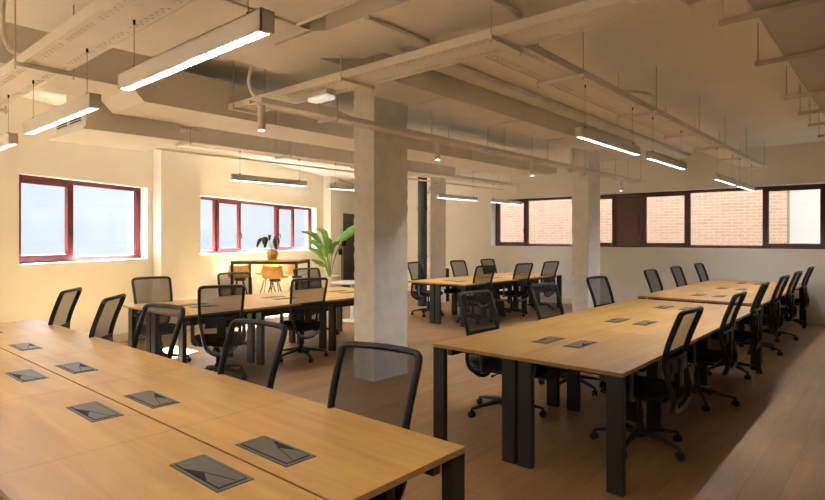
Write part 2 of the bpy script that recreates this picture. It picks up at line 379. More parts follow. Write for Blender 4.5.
tagit(obj('air_duct', bm, DUCT), 'farthest painted duct, above the tall table and left windows', 'air duct')
# air conditioning unit with grilles
t = empty('air_conditioner', (2.0, 5.8, 2.6)); tagit(t, 'boxy white ceiling air conditioner with two slotted grilles, above the left desks', 'air conditioner')
obj('casing', prism(bmesh.new(), [(0, .05), (.9, .0), (.9, .90), (0, .90)], 0, .26), PAINT, t)
obj('casing_skirt', prism(bmesh.new(), [(-.03, .02), (.95, -.03), (.95, 1.0), (-.03, 1.0)], -.02, .0), PAINT, t)
for k in range(2):
    y0 = .14 + .38*k
    gr = obj('grille', bx(-.008, 0, y0, y0+.32, .06, .20), TRAY, t)
    bm = bmesh.new()
    for j in range(5): box(bm, -.012, -.008, y0+.015, y0+.305, .075+.024*j, .087+.024*j)
    obj('grille_slot', bm, BLACKP, gr)
obj('duct_collar', bx(.1, .8, .3, .9, .26, .5), DUCT, t)
# smooth duct at the upper right, with hanger struts
t = tagit(obj('air_duct', bx(2.6, 12.3, -.35, .70, 2.955, 3.12), DUCTR), 'smooth painted duct along the top right edge, carried by hanger struts', 'air duct')
obj('edge_lip', bx(2.6, 12.3, .70, .725, 2.95, 2.975, bev=.003, seg=1), TRAY, t)  # pale tray colour stands for the highlight along the duct edge
for x in (4.03, 5.17, 6.6, 7.54, 8.4, 9.4, 10.4):
    st = obj('strut', bx(x-.018, x+.018, -.45, .90, 2.915, 2.949), ROD, t)
    bm = bmesh.new(); cyl(bm, (x, .88, 2.905), (x, .88, ZC-.002), .005, 8); cyl(bm, (x, -.42, 2.905), (x, -.42, ZC-.002), .005, 8); obj('threaded_rod', bm, ROD, st)

def cable_tray(ax, c0, c1, a0, a1, z, label, hang=(), perf_y=None, m=TRAY, h=.055, over=.05, holes=True):
    """shallow U tray; ax 0 = runs along X between a0..a1 with width c0..c1 in Y, ax 1 the other way"""
    def B(bm, a, b, c, d, z0, z1):
        if ax == 0: box(bm, a, b, c, d, z0, z1)
        else: box(bm, c, d, a, b, z0, z1)
    bm = bmesh.new(); B(bm, a0, a1, c0, c1, z, z+.008)
    t = tagit(obj('cable_tray', bm, m), label, 'cable tray')
    for c, d in ((c0-.006, c0+.006), (c1-.006, c1+.006)):
        bm = bmesh.new(); B(bm, a0, a1, c, d, z-.004, z+h); obj('side_rail', bm, m, t)
    if holes:                                    # punched rows, slightly raised lips under the tray
        bm = bmesh.new(); L_ = a1-a0; nh = int(L_/.055)
        for r_ in ((.14, .22, .78, .86)):
            cc = c0+(c1-c0)*r_
            for k in range(nh):
                if k % 8 == 7: continue
                a = a0+.03+k*.055 + (.022 if r_ in (.22, .78) else 0)
                B(bm, a, a+.022, cc-.006, cc+.006, z-.0035, z+.001)
        obj('perforation_lips', bm, m, t)['kind'] = 'stuff'
    for a in hang:
        bm = bmesh.new(); B(bm, a-.014, a+.014, c0-over, c1+over, z-.03, z-.004); s = obj('strut', bm, ROD if m is None else m, t)
        bm = bmesh.new()
        for c in (c0-over+.012, c1+over-.012):
            p = (a, c) if ax == 0 else (c, a)
            cyl(bm, (p[0], p[1], z-.045), (p[0], p[1], ZC-.002), .004, 6)
        obj('threaded_rod', bm, ROD, s)
    return t
cable_tray(1, 3.02, 3.30, -1.5, 7.15, 2.82, 'painted perforated cable tray crossing the room just before the nearest column', (.9, 1.95, 3.35, 4.9, 6.2))
cable_tray(0, 1.91, 2.22, 3.31, 12.05, 2.82, 'long perforated cable tray above the right desks, pointing at the window band', (4.15, 5.85, 7.4, 8.7, 10.1, 11.6))
cable_tray(1, .995, 1.225, -1.5, 7.2, 2.58, 'wide perforated cable tray above the front left desk', (.8, 3.9, 5.4, 6.8))
cable_tray(0, 4.02, 4.2, 2.7, 11.9, 2.68, 'narrow cable tray carrying the spot lights past both columns', (3.5, 5.2, 6.4, 7.6, 8.9, 10.2, 11.5), h=.04)
cable_tray(0, 6.2, 6.45, 2.3, 10.6, 2.66, 'cable tray above the row of the middle desks', (3.2, 4.6, 6.0, 7.4, 8.8, 10.2), h=.045)
# conduits and pipes
def pipe(name, pts, r, m, label, cat='pipe'):
    return tagit(obj(name, tube(bmesh.new(), pts, r, 10), m, smooth=True), label, cat)
pipe('conduit', [(2.0, 6.75, 2.62), (10.8, 6.75, 2.62)], .014, TRAY, 'thin painted conduit running beside the tray over the middle desks')
tagit(obj('lit_ceiling_strip', bx(3.35, 12.38, 3.30, 3.49, 3.19, ZC-.002, bev=.02), GREYB), 'pale grey strip coloured as a lit band of ceiling beside the long straight duct', 'pipe')  # flat box in place of a lit ceiling strip, light put into its colour
pipe('curved_conduit', catmull([(6.3, 2.6, 3.22), (6.62, 2.35, 3.235), (6.78, 2.22, 3.2), (6.8, 2.2, 3.08), (6.8, 2.2, 2.84)], 5), .022, TRAY, 'bent conduit dropping from the ceiling onto the tray above the right desks')
pipe('flexible_cable', catmull([(2.96, 4.55, 3.2), (2.98, 4.6, 3.12), (2.97, 4.62, 3.0), (3.0, 4.6, 2.9), (3.05, 4.56, 2.84)], 5), .016, TRAY, 'loose pale cable dropping to the crossing tray near the first spot light', 'cable')
pipe('flexible_cable', catmull([(.93, 3.95, 2.998), (.92, 4.0, 2.9), (.925, 4.0, 2.75), (.95, 3.97, 2.66), (1.0, 3.95, 2.642)], 5), .014, TRAY, 'short pale cable bundle looping down to the tray above the front left desk', 'cable')
bm = bmesh.new(); cyl(bm, (9.87, 8.31, 0), (9.87, 8.31, ZC-.26), .107, 24); cyl(bm, (9.87, 8.31, ZC-.3), (9.87, 8.31, ZC), .09, 24)
t = tagit(obj('vertical_pipe', bm, PIPEG, smooth=True), 'thick anthracite vertical pipe beside the far white column', 'pipe')
for z in (1.1, 2.2):
    obj('collar', lathe(bmesh.new(), [(.107, z), (.114, z), (.114, z+.06), (.107, z+.06)], (9.87, 8.31)), PIPEG, t, True)
pipe('drain_hook', catmull([(10.75, 8.345, 2.87), (10.3, 8.345, 2.80), (10.19, 8.36, 2.74), (10.17, 8.40, 2.60), (10.14, 8.47, 2.55), (10.12, 8.53, 2.60), (10.11, 8.55, 2.68)], 5), .025, WHITEL, 'small white pipe bend hooked near the top of the far column')

# ================================================================ LUMINAIRES
def luminaire(ax, c, a0, a1, z, ztop, label, group, body=LAMPB, wid=.056, h=.075, em=None, rec=.010):
    def B(bm, a, b, u, v, z0, z1):
        if ax == 0: box(bm, a-a0, b-a0, u, v, z0, z1)
        else: box(bm, u, v, a-a0, b-a0, z0, z1)
    t = empty('linear_pendant_lamp', (a0, c, z) if ax == 0 else (c, a0, z)); tagit(t, label, 'lamp', group)
    bm = bmesh.new(); w2 = wid/2; e = .004
    B(bm, a0, a1, -w2, -w2+e, 0, h); B(bm, a0, a1, w2-e, w2, 0, h); B(bm, a0, a1, -w2, w2, h-e, h); B(bm, a0, a0+e, -w2, w2, 0, h); B(bm, a1-e, a1, -w2, w2, 0, h)
    B(bm, a0+e, a1-e, -w2+e, -w2+.007, .0005, .0095); B(bm, a0+e, a1-e, w2-.007, w2-e, .0005, .0095); B(bm, a0+e, a0+.02, -w2+e, w2-e, .0005, .0095); B(bm, a1-.02, a1-e, -w2+e, w2-e, .0005, .0095)
    obj('housing', bm, body, t)
    bm = bmesh.new(); B(bm, a0+e, a1-e, -w2+.007, w2-.007, rec, rec+.002); obj('diffuser', bm, em or EMIT, t)
    bm = bmesh.new(); B(bm, a0+.02, a1-.02, -w2+.012, w2-.012, h, h+.002); obj('top_cover', bm, body, t)
    bm = bmesh.new(); n_ = int((a1-a0)/.032)
    for k in range(n_+1):
        a = a0+.006+k*(a1-a0-.014)/n_; B(bm, a, a+.005, -w2+.007, w2-.007, .001, .0095)
    obj('louver', bm, LOUV, t)
    for f_ in (.1, .9):
        a = (a1-a0)*f_; p = (a, 0) if ax == 0 else (0, a)
        bm = bmesh.new(); cyl(bm, (p[0], p[1], h), (p[0], p[1], ztop-z-.02), .0022, 6); wi = obj('suspension_wire', bm, ROD, t)
        bm = bmesh.new(); cyl(bm, (p[0], p[1], ztop-z-.022), (p[0], p[1], ztop-z), .006, 8); cyl(bm, (p[0], p[1], h), (p[0], p[1], h+.02), .007, 8); obj('wire_gripper', bm, BLACKP, wi)
    return t
G1 = 'linear lamps over the front left desk'
luminaire(1, 1.145, 1.665, 2.86, 2.266, 2.578, 'long linear pendant lamp at top, largest and nearest, over front left desk', G1, em=EMITL)
luminaire(1, 1.15, 3.23, 4.40, 2.24, 2.578, 'linear pendant lamp over front left desk, second nearest, under the wide tray', G1, em=EMITL)
luminaire(1, 1.15, 4.73, 5.95, 2.215, 2.578, 'linear pendant lamp cut by the left edge of the photo', G1, em=EMITL)
luminaire(1, 1.15, -.3, .95, 2.27, 2.578, 'unseen added linear pendant lamp over the near end of the front left desk', G1, em=EMITL)  # out of view, added to the row to light the near desk
G2 = 'linear lamps over the right desks'
for a0_, a1_, lb in ((4.27, 5.6, 'first lit linear pendant lamp over the right desks, left of the four'), (5.92, 7.14, 'second lit linear pendant lamp over the right desks'),
                     (8.57, 9.72, 'third lit linear pendant lamp over the right desks, before the windows'), (9.97, 11.15, 'last lit linear pendant lamp over the right desks, nearest the windows')):
    luminaire(0, 1.97, a0_, a1_, 2.36, 2.80, lb, G2, LAMPW)
luminaire(0, 1.97, 1.75, 3.0, 2.36, ZC, 'linear pendant lamp beyond the near end of the right desks', G2, LAMPW) if False else None
G3 = 'linear lamps over the middle desks'
for a0_, a1_, lb in ((3.87, 5.04, 'grey linear pendant lamp hanging before the left wall windows, longest in view'), (5.46, 6.7, 'grey linear pendant lamp partly hidden by the nearest column'),
                     (8.04, 9.28, 'pale linear pendant lamp just right of the nearest column'), (9.75, 10.95, 'pale linear pendant lamp before the left end of the brown window band')):
    luminaire(0, 6.4, a0_, a1_, 2.28, 2.66, lb, G3, em=EMITM, rec=.03)
def spot(x, y, zt, label, r=.033, h=.21):
    t = empty('spot_light', (x, y, zt-h)); tagit(t, label, 'spot light', 'cylinder spot lights on the narrow tray')
    obj('housing', lathe(bmesh.new(), [(r-.006, .01), (r-.006, 0), (r, 0), (r, h-.03), (r-.004, h-.026), (r-.004, h-.02), (r, h-.02), (r, h)], seg=20), LAMPB, t, True)
    obj('lens', lathe(bmesh.new(), [(r-.007, .004), (r-.007, .008)], seg=20), SPOTE, t)
    lt = bpy.data.lights.new('spot_lamp', 'SPOT'); lt.energy = 14; lt.color = (1, .85, .62); lt.spot_size = math.radians(70); lt.spot_blend = .6; lt.shadow_soft_size = .03
    lo = bpy.data.objects.new('spot_lamp', lt); COL.objects.link(lo); lo.parent = t; lo.location = (0, 0, -.02)
for x, lb in ((2.78, 'white cylinder spot light left of the nearest column'), (5.18, 'white cylinder spot light just right of the nearest column'),
              (7.41, 'white cylinder spot light left of the second column'), (10.85, 'white cylinder spot light right of the second column')):
    spot(x, 4.13, 2.675, lb)
for x, lb in ((8.55, 'round sensor under the spot light tray, left of the second column'), (9.1, 'round sensor under the spot light tray, touching the second column in view')):
    t = obj('ceiling_sensor', lathe(bmesh.new(), [(.03, 2.60), (.06, 2.615), (.065, 2.64), (.065, 2.675)], (x, 4.12)), WHITEL, smooth=True); tagit(t, lb, 'sensor')
t = empty('emergency_light', (3.16, 3.8, 2.735)); tagit(t, 'small rectangular emergency light fixed under the crossing tray', 'lamp')
obj('case', bx(-.05, .05, -.13, .13, .03, .081, bev=.004), LAMPW, t); obj('lens', bx(-.047, .047, -.127, .127, .0, .03, bev=.006), DIFF, t)

# ================================================================ BENCH DESKS
def bench(name, ax, x0, x1, y0, y1, nmod, label, topm, legs, cables=True, hatch_skip=()):
    """two rows of desks back to back; ax = long direction. local coordinates a (long), c (cross)"""
    A0_, A1_, C0_, C1_ = (x0, x1, y0, y1) if ax == 0 else (y0, y1, x0, x1)
    Ln, Wd = A1_-A0_, C1_-C0_; zt = .74; th = .025
    t = empty(name, (x0, y0, 0)); tagit(t, label, 'desk', 'bench desks')
    def B(bm, a, b, c, d, z0, z1, **k):
        if ax == 0: box(bm, a, b, c, d, z0, z1, **k)
        else: box(bm, c, d, a, b, z0, z1, **k)
    md = Ln/nmod; half = Wd/2
    for i in range(nmod):
        for r_ in range(2):
            bm = bmesh.new(); g_ = .004 if ax else .001; c0 = 0 if r_ == 0 else half+g_; c1 = half-g_ if r_ == 0 else Wd
            B(bm, i*md+(.0006 if i else 0), (i+1)*md-(.0006 if i < nmod-1 else 0), c0, c1, zt-th, zt, bev=.0015, seg=1)
            for f in bm.faces:
                f.normal_update(); f.material_index = 0 if abs(f.normal.z) > .5 else 1
            tp = obj('tabletop', bm, [topm, EDGE], t)
            if (i, r_) in hatch_skip: continue
            # cable hatch near the centre seam
            hl, hw = .33, .135
            ac = (i+.5)*md; ce = half-.065-hw if r_ == 0 else half+.065
            if ax == 0: mir = (r_ == 1)
            else: mir = (r_ == 1)
            bm = bmesh.new(); B(bm, ac-hl/2, ac+hl/2, ce, ce+hw, zt, zt+.0025); ht = obj('cable_hatch', bm, HATCH, tp)
            bm = bmesh.new(); B(bm, ac-hl/2+.018, ac+hl/2-.018, ce+.014, ce+hw-.014, zt+.0025, zt+.0032); obj('hatch_gap', bm, HOLE, ht)
            bm = bmesh.new(); B(bm, ac-hl/2+.022, ac+hl/2-.022, ce+.018, ce+hw-.018, zt+.0032, zt+.0048); obj('flap', bm, HATCH, ht)
            # folded corner opening: triangle
            def pt(u, v):
                aa = ac+hl/2-u if ax == 1 else ac-hl/2+u
                cc = ce+v if r_ == 0 else ce+hw-v
                return (aa, cc) if ax == 0 else (cc, aa)
            bm = bmesh.new(); prism(bm, [pt(.08, .016), pt(.235, .016), pt(.16, .048)], zt+.0048, zt+.0056)
            prism(bm, [pt(.16, .046), pt(.30, .083), pt(.30, .086), pt(.158, .049)], zt+.0048, zt+.0052)
            obj('brush_opening', bm, HOLE, ht)
    for (a, c, da, dc) in legs:
        bm = bmesh.new(); B(bm, a, a+da, c, c+dc, 0, zt-th, bev=.003, seg=1); obj('leg', bm, LEGM, t)
    for (a_, b_, c_, d_) in ([(.03, Ln-.03, .12, .16), (.03, Ln-.03, Wd-.16, Wd-.12), (.03, Ln-.03, half-.10, half-.06), (.03, Ln-.03, half+.06, half+.10)]):
        bm = bmesh.new(); B(bm, a_, b_, c_, d_, zt-th-.05, zt-th-.005); obj('beam', bm, BLACKM, t)
    for a in [.14] + [md*i-.02 for i in range(1, nmod)] + [Ln-.19]:
        bm = bmesh.new(); B(bm, a+.008, a+.045, .1, Wd-.1, zt-th-.045, zt-th); obj('cross_rail', bm, LEGM, t)
    if cables:
        bm = bmesh.new(); B(bm, .35, Ln-.35, half-.055, half+.055, .52, .525); B(bm, .35, Ln-.35, half-.055, half-.05, .52, .6); B(bm, .35, Ln-.35, half+.05, half+.055, .52, .6)
        for a in [.5, Ln*.5, Ln-.5]: B(bm, a-.01, a+.01, half-.055, half-.04, .52, zt-th); B(bm, a-.01, a+.01, half+.04, half+.055, .52, zt-th)
        obj('cable_basket', bm, BLACKM, t)
    return t
def end_legs(W_, L_, md, n, inset=(.25, .45)):
    h = W_/2; l = []
    for a in (0.0, L_-.045):
        for c in (0.0, h-.115, h+.012, W_-.105): l.append((a, c, .045, .105))
    for i in range(1, n):
        for s in (-1, 1):
            for q in inset:
                c = h+s*q-.055; l.append((md*i-.04, c, .05, .11))
    return l
# front-left bench (runs along Y): X .51..1.79
bench('bench_desk', 1, .50, 1.79, 1.29, 6.51, 5, 'large honey oak bench desk in the left foreground, nearest the camera', OAKY,
      [(.0, .0, .055, .08), (0., .53, .055, .08), (0., .68, .055, .08), (0., 1.21, .055, .08), (5.165, 0, .055, .08), (5.165, .53, .055, .08), (5.165, .68, .055, .08), (5.165, 1.21, .055, .08)]
      + [(1.044*i-.03, c, .05, .1) for i in (1, 2, 3, 4) for c in (.15, .35, .84, 1.04)])
bench('bench_desk', 0, 3.37, 7.66, 1.27, 2.73, 3, 'long honey oak bench desk in the right foreground on black slab legs', OAKX, end_legs(1.46, 4.29, 1.43, 3, (.25, .45)))
bench('bench_desk', 0, 2.85, 6.3, 5.65, 7.14, 3, 'oak bench desk on the left between the window wall and the nearest column', OAKX, [(a, c-.15 if (a == 0 and c > 1.3) else c, d, e) for a, c, d, e in end_legs(1.49, 3.45, 1.15, 3)])
bench('bench_desk', 0, 7.96, 11.6, 5.73, 7.1, 3, 'oak bench desk behind, between the two columns', OAKX, [l for l in end_legs(1.37, 3.64, 1.213, 3) if not (l[0] == 0 and l[1] > 1.2)])
bench('bench_desk', 0, 8.05, 12.22, 1.33, 2.83, 3, 'oak bench desk at the far right, under the brown window band', OAKX, end_legs(1.5, 4.17, 1.39, 3))

# ================================================================ TASK CHAIR
def prof_y(z):
    P_ = [(.295, -.235), (.36, -.285), (.45, -.297), (.56, -.27), (.64, -.25), (.72, -.252), (.82, -.281), (.92, -.318), (1.04, -.365)]
    if z <= P_[0][0]: return P_[0][1]
    for (a, b), (c, d) in zip(P_, P_[1:]):
        if z <= c: 
            t = (z-a)/(c-a); return b+(d-b)*t
    return P_[-1][1]
def prof_w(z):
    P_ = [(.30, .02), (.335, .10), (.38, .145), (.45, .172), (.56, .193), (.68, .208), (.80, .216), (.95, .222), (1.04, .222)]
    if z <= P_[0][0]: return P_[0][1]
    for (a, b), (c, d) in zip(P_, P_[1:]):
        if z <= c:
            t = (z-a)/(c-a); return b+(d-b)*t
    return P_[-1][1]
def make_chair():
    t = empty('office_chair')
    # base: five tapered arms and hub
    bm = bmesh.new()
    lathe(bm, [(.02, .075), (.045, .08), (.05, .125), (.038, .15), (.034, .17)], seg=16)
    for k in range(5):
        a = 2*math.pi*k/5 + math.pi/2
        d = Vector((math.cos(a), math.sin(a), 0))
        tube(bm, [d*.03+Vector((0, 0, .118)), d*.12+Vector((0, 0, .112)), d*.24+Vector((0, 0, .094)), d*.325+Vector((0, 0, .076))], [.026, .025, .020, .016], 8, ry=[.024, .021, .015, .011], up=(0, 0, 1))
    base = obj('star_base', bm, BLACKP, t, True)
    bm = bmesh.new()                              # one caster mesh, shared
    for s in (-1, 1):
        tube(bm, [(s*.007, 0, .028), (s*.025, 0, .028)], [.028, .025], 14)
    tube(bm, [(0, 0, .02), (0, .004, .06), (0, 0, .078)], [.012, .012, .008], 8)
    tube(bm, [(0, -.03, .042), (0, 0, .062), (0, .025, .048)], [.010, .014, .008], 8, ry=.006)
    c0 = None
    for k in range(5):
        a = 2*math.pi*k/5 + math.pi/2
        if c0 is None: c0 = c = obj('caster', bm, BLACKP, base, True)
        else: c = c0.copy(); COL.objects.link(c)
        c.location = (math.cos(a)*.325, math.sin(a)*.325, 0); c.rotation_euler = (0, 0, a+1.1+k*.7)
    bm = bmesh.new(); cyl(bm, (0, 0, .15), (0, 0, .28), .026, 14); cyl(bm, (0, 0, .28), (0, 0, .40), .015, 12)
    obj('gas_column', bm, BLACKP, t, True)
    bm = bmesh.new(); box(bm, -.075, .075, -.13, .10, .372, .415, bev=.012)
    tube(bm, [(.06, .04, .395), (.2, .05, .385), (.25, .05, .38)], [.006, .006, .012], 8); tube(bm, [(-.06, .02, .395), (-.19, .0, .385), (-.24, .0, .38)], [.006, .006, .012], 8)
    tube(bm, catmull([(0, -.08, .39), (0, -.18, .385), (0, -.262, .43), (0, -.275, .52), (0, -.262, .60), (0, -.255, .64)], 4), .03, 8, ry=.012, up=(0, 1, 0))
    obj('tilt_mechanism', bm, BLACKP, t, True)
    # seat: contoured cushion
    bm = bmesh.new(); NX_, NY_ = 14, 14
    def sw(v): return .245 - .03*max(0, -v-.3) - .03*max(0, v-.6)
    top = []; bot = []
    for j in range(NY_+1):
        v = -1+2*j/NY_; rt = []; rb = []
        for i in range(NX_+1):
            u = -1+2*i/NX_
            x = u*sw(v)*(1-.12*(abs(v)**6)); y = .01+v*.235*(1-.08*(abs(u)**5))
            e = max(abs(u), abs(v))**5
            z = .478 - .028*e - .05*max(0, v-.55)**1.6 + .012*abs(u)**2
            rt.append(bm.verts.new((x, y, z))); rb.append(bm.verts.new((x*.96, y*.97, .418+.014*e)))
        top.append(rt); bot.append(rb)
    for j in range(NY_):
        for i in range(NX_):
            bm.faces.new((top[j][i], top[j][i+1], top[j+1][i+1], top[j+1][i])); bm.faces.new((bot[j][i], bot[j+1][i], bot[j+1][i+1], bot[j][i+1]))
    for j in range(NY_):
        bm.faces.new((top[j][0], top[j+1][0], bot[j+1][0], bot[j][0])); bm.faces.new((top[j][-1], bot[j][-1], bot[j+1][-1], top[j+1][-1]))
        bm.faces.new((top[0][j], bot[0][j], bot[0][j+1], top[0][j+1])); bm.faces.new((top[-1][j], top[-1][j+1], bot[-1][j+1], bot[-1][j]))
    st = obj('seat', bm, SEATF, t, True)
    obj('seat_pan', bx(-.215, .215, -.2, .215, .40, .424, bev=.01), BLACKP, st)
    # back frame: closed loop
    pts = []
    zs = [.335, .385, .46, .56, .68, .80, .92, 1.0]
    right = [(prof_w(z), prof_y(z), z) for z in zs]
    loop = [(0, prof_y(.30), .298), (.06, prof_y(.31), .308)] + right + [(.215, prof_y(1.03)+.002, 1.028), (.185, prof_y(1.045)-.004, 1.042), (.09, prof_y(1.045)-.016, 1.045), (0, prof_y(1.045)-.02, 1.046)]
    full = loop + [(-x, y, z) for x, y, z in reversed(loop[1:-1])]
    sm = catmull(full, 3, True)
    bm = bmesh.new(); tube(bm, sm, .0165, 8, closed=True, ry=.020, up=(0, 1, .0))
    bf = obj('back_frame', bm, BLACKP, t, True)
    # mesh back
    bm = bmesh.new(); rows = []; NU = 8
    zz = [.32, .36, .41, .46, .52, .58, .64, .70, .76, .82, .88, .94, 1.0, 1.04]
    for z in zz:
        wv = prof_w(z)-.002; rows.append([bm.verts.new((wv*(-1+2*i/NU), prof_y(z)-.016*(1-(-1+2*i/NU)**2)*(1 if z > .6 else .4), z)) for i in range(NU+1)])
    for A, B in zip(rows, rows[1:]):
        for i in range(NU): bm.faces.new((A[i], A[i+1], B[i+1], B[i]))
    obj('mesh_back', bm, MESHF, t, True)
    # lumbar support: dark band, centre spine and lower rim on the rear side
    bm = bmesh.new()
    tube(bm, [(x, prof_y(.66)-.012-.018*(1-(x/.2)**2), .70 + 0*x) for x in (-.2, -.12, -.04, .04, .12, .2)], .013, 8, ry=.008, up=(0, 1, 0))
    box(bm, -.045, .045, prof_y(.6)-.04, prof_y(.6)-.018, .50, .70, bev=.008)
    box(bm, -.16, .16, -.285, -.272, .60, .685, bev=.005)
    tube(bm, [(-.16, -.262, .46), (-.08, -.285, .44), (0, -.29, .435), (.08, -.285, .44), (.16, -.262, .46)], .028, 8, ry=.01, up=(0, 1, 0))
    obj('lumbar_support', bm, BLACKP, t, True)
    bm = bmesh.new(); tube(bm, catmull([(-.14, prof_y(.38)-.022, .39), (-.10, prof_y(.345)-.022, .345), (0, prof_y(.32)-.03, .322), (.10, prof_y(.345)-.022, .345), (.14, prof_y(.38)-.022, .39)], 4), .016, 8, ry=.008, up=(0, 1, 0))
    obj('rim_reflection', bm, GREYP, t, True)  # grey strip stands for the reflection on the frame's bottom edge
    for s in (-1, 1):
        bm = bmesh.new()
        tube(bm, catmull([(s*.12, -.03, .405), (s*.22, -.04, .40), (s*.262, -.045, .43), (s*.268, -.05, .52), (s*.268, -.05, .625)], 4), .021, 8, ry=.011, up=(0, 1, 0))
        ar = obj('armrest', bm, GREYP, t, True)
        obj('arm_pad', bx(s*.262-.04, s*.262+.04, -.15, .10, .622, .650, bev=.012), BLACKP, ar, True)
    return t
chair0 = make_chair(); used = [False]
def chair(bxy, yaw, label, group, dz=1.0, spin=0, sz=1.0):
    """bxy = where the top of the backrest stands; yaw = heading of the sitter in degrees"""
    y = math.radians(yaw); fx, fy = math.cos(y), math.sin(y)
    if not used[0]: o = chair0; used[0] = True
    else: o = copy_tree(chair0)
    o.location = (bxy[0]+fx*.365, bxy[1]+fy*.365, 0); o.rotation_euler = (0, 0, y-math.pi/2); o.scale = (1, 1, sz)
    for ch in o.children:
        if ch.name.startswith('star_base'): ch.rotation_euler = (0, 0, math.radians(spin))
    o['label'] = label; o['category'] = 'office chair'; o['group'] = group
    return o
def on(px, X=None, Y=None):                       # bearing px -> point on a line of desks
    x = (px-412.5)/565; a_, b_ = math.cos(TH)+math.sin(TH)*x, math.sin(TH)-math.cos(TH)*x
    d = X/a_ if X is not None else Y/b_
    return (a_*d, b_*d)
GA = 'chairs along the front left desk'
CH = [
 ((1.92, 1.88), 190, 'black mesh office chair nearest the camera, at the near corner of the front left desk', GA, 10),
 ((1.92, 2.88), 188, 'black mesh office chair, second nearest along the front left desk', GA, 30),
 ((1.94, 4.12), 190, 'black mesh office chair, third nearest along the front left desk', GA, 50),
 ((1.97, 5.10), 139, 'black mesh office chair, fourth along the front left desk, below the first window', GA, 5),
 ((1.96, 6.1), 142, 'black mesh office chair at the far end of the front left desk', GA, 20),
 ((3.14, 5.38), 66, 'black mesh chair seen from behind at the left middle desk, farther from the column', 'chairs at the left middle desk', 15),
 ((4.42, 5.53), 70, 'black mesh chair seen from behind at the left middle desk, beside the nearest column', 'chairs at the left middle desk', 40),
 ((3.22, 7.20), 262, 'black mesh chair beyond the left middle desk, farthest left', 'chairs at the left middle desk', 10),
 ((4.42, 7.24), 250, 'black mesh chair beyond the left middle desk, in front of the tall table', 'chairs at the left middle desk', 33),
 ((5.85, 7.42), 258, 'black mesh chair beyond the left middle desk, in front of the planter', 'chairs at the left middle desk', 60),
 ((8.75, 7.60), 275, 'black mesh chair beyond the desk between the columns, below the dark pipe', 'chairs at the desk between the columns', 0),
 ((10.05, 7.45), 262, 'black mesh chair beyond the desk between the columns, before the far column', 'chairs at the desk between the columns', 20),
 (on(487, Y=7.45), 262, 'black mesh chair beyond the desk between the columns, before the blank wall', 'chairs at the desk between the columns', 40),
 ((8.50, 5.66), 76, 'black mesh chair before the desk between the columns, left of three', 'chairs at the desk between the columns', 10),
 (on(525, Y=5.62), 76, 'black mesh chair before the desk between the columns, middle of three', 'chairs at the desk between the columns', 36),
 (on(552, Y=5.66), 76, 'black mesh chair before the desk between the columns, beside the second column', 'chairs at the desk between the columns', 50),
 ((4.33, 3.02), 264, 'dark mesh office chair at the near left corner of the right foreground desk', 'chairs at the right foreground desk', 30),
 ((5.52, 2.95), 263, 'dark mesh chair beyond the right foreground desk, middle of three', 'chairs at the right foreground desk', 55),
 ((7.0, 2.98), 262, 'dark mesh chair beyond the right foreground desk, just before the second column', 'chairs at the right foreground desk', 12),
 ((4.28, 1.13), 88, 'black office chair at the near side of the right foreground desk, nearest of three', 'chairs at the right foreground desk', 20),
 ((5.82, 1.13), 91, 'black office chair at the near side of the right foreground desk, middle of three', 'chairs at the right foreground desk', 45),
 ((7.30, 1.17), 93, 'black office chair at the near side of the right foreground desk, farthest of three', 'chairs at the right foreground desk', 62),
 (on(650, Y=3.0), 267, 'black chair at the far side of the far right desk, leftmost of three', 'chairs at the far right desk', 10),
 (on(675.5, Y=3.02), 267, 'black chair at the far side of the far right desk, middle of three', 'chairs at the far right desk', 30),
 (on(698.5, Y=3.04), 267, 'black chair at the far side of the far right desk, closest to the window wall', 'chairs at the far right desk', 50),
 (on(785.5, Y=1.19), 88, 'black chair at the near side of the far right desk, first of three', 'chairs at the far right desk', 22),
 (on(799, Y=1.20), 88, 'black chair at the near side of the far right desk, middle of three', 'chairs at the far right desk', 44),
 (on(811.5, Y=1.22), 89, 'black chair at the near side of the far right desk, nearest the baseboard', 'chairs at the far right desk', 5),
]
for i_, (p, yw, lb, gp, sp) in enumerate(CH): chair(p, yw, lb, gp, spin=sp, sz=.985 if i_ == 0 else 1)

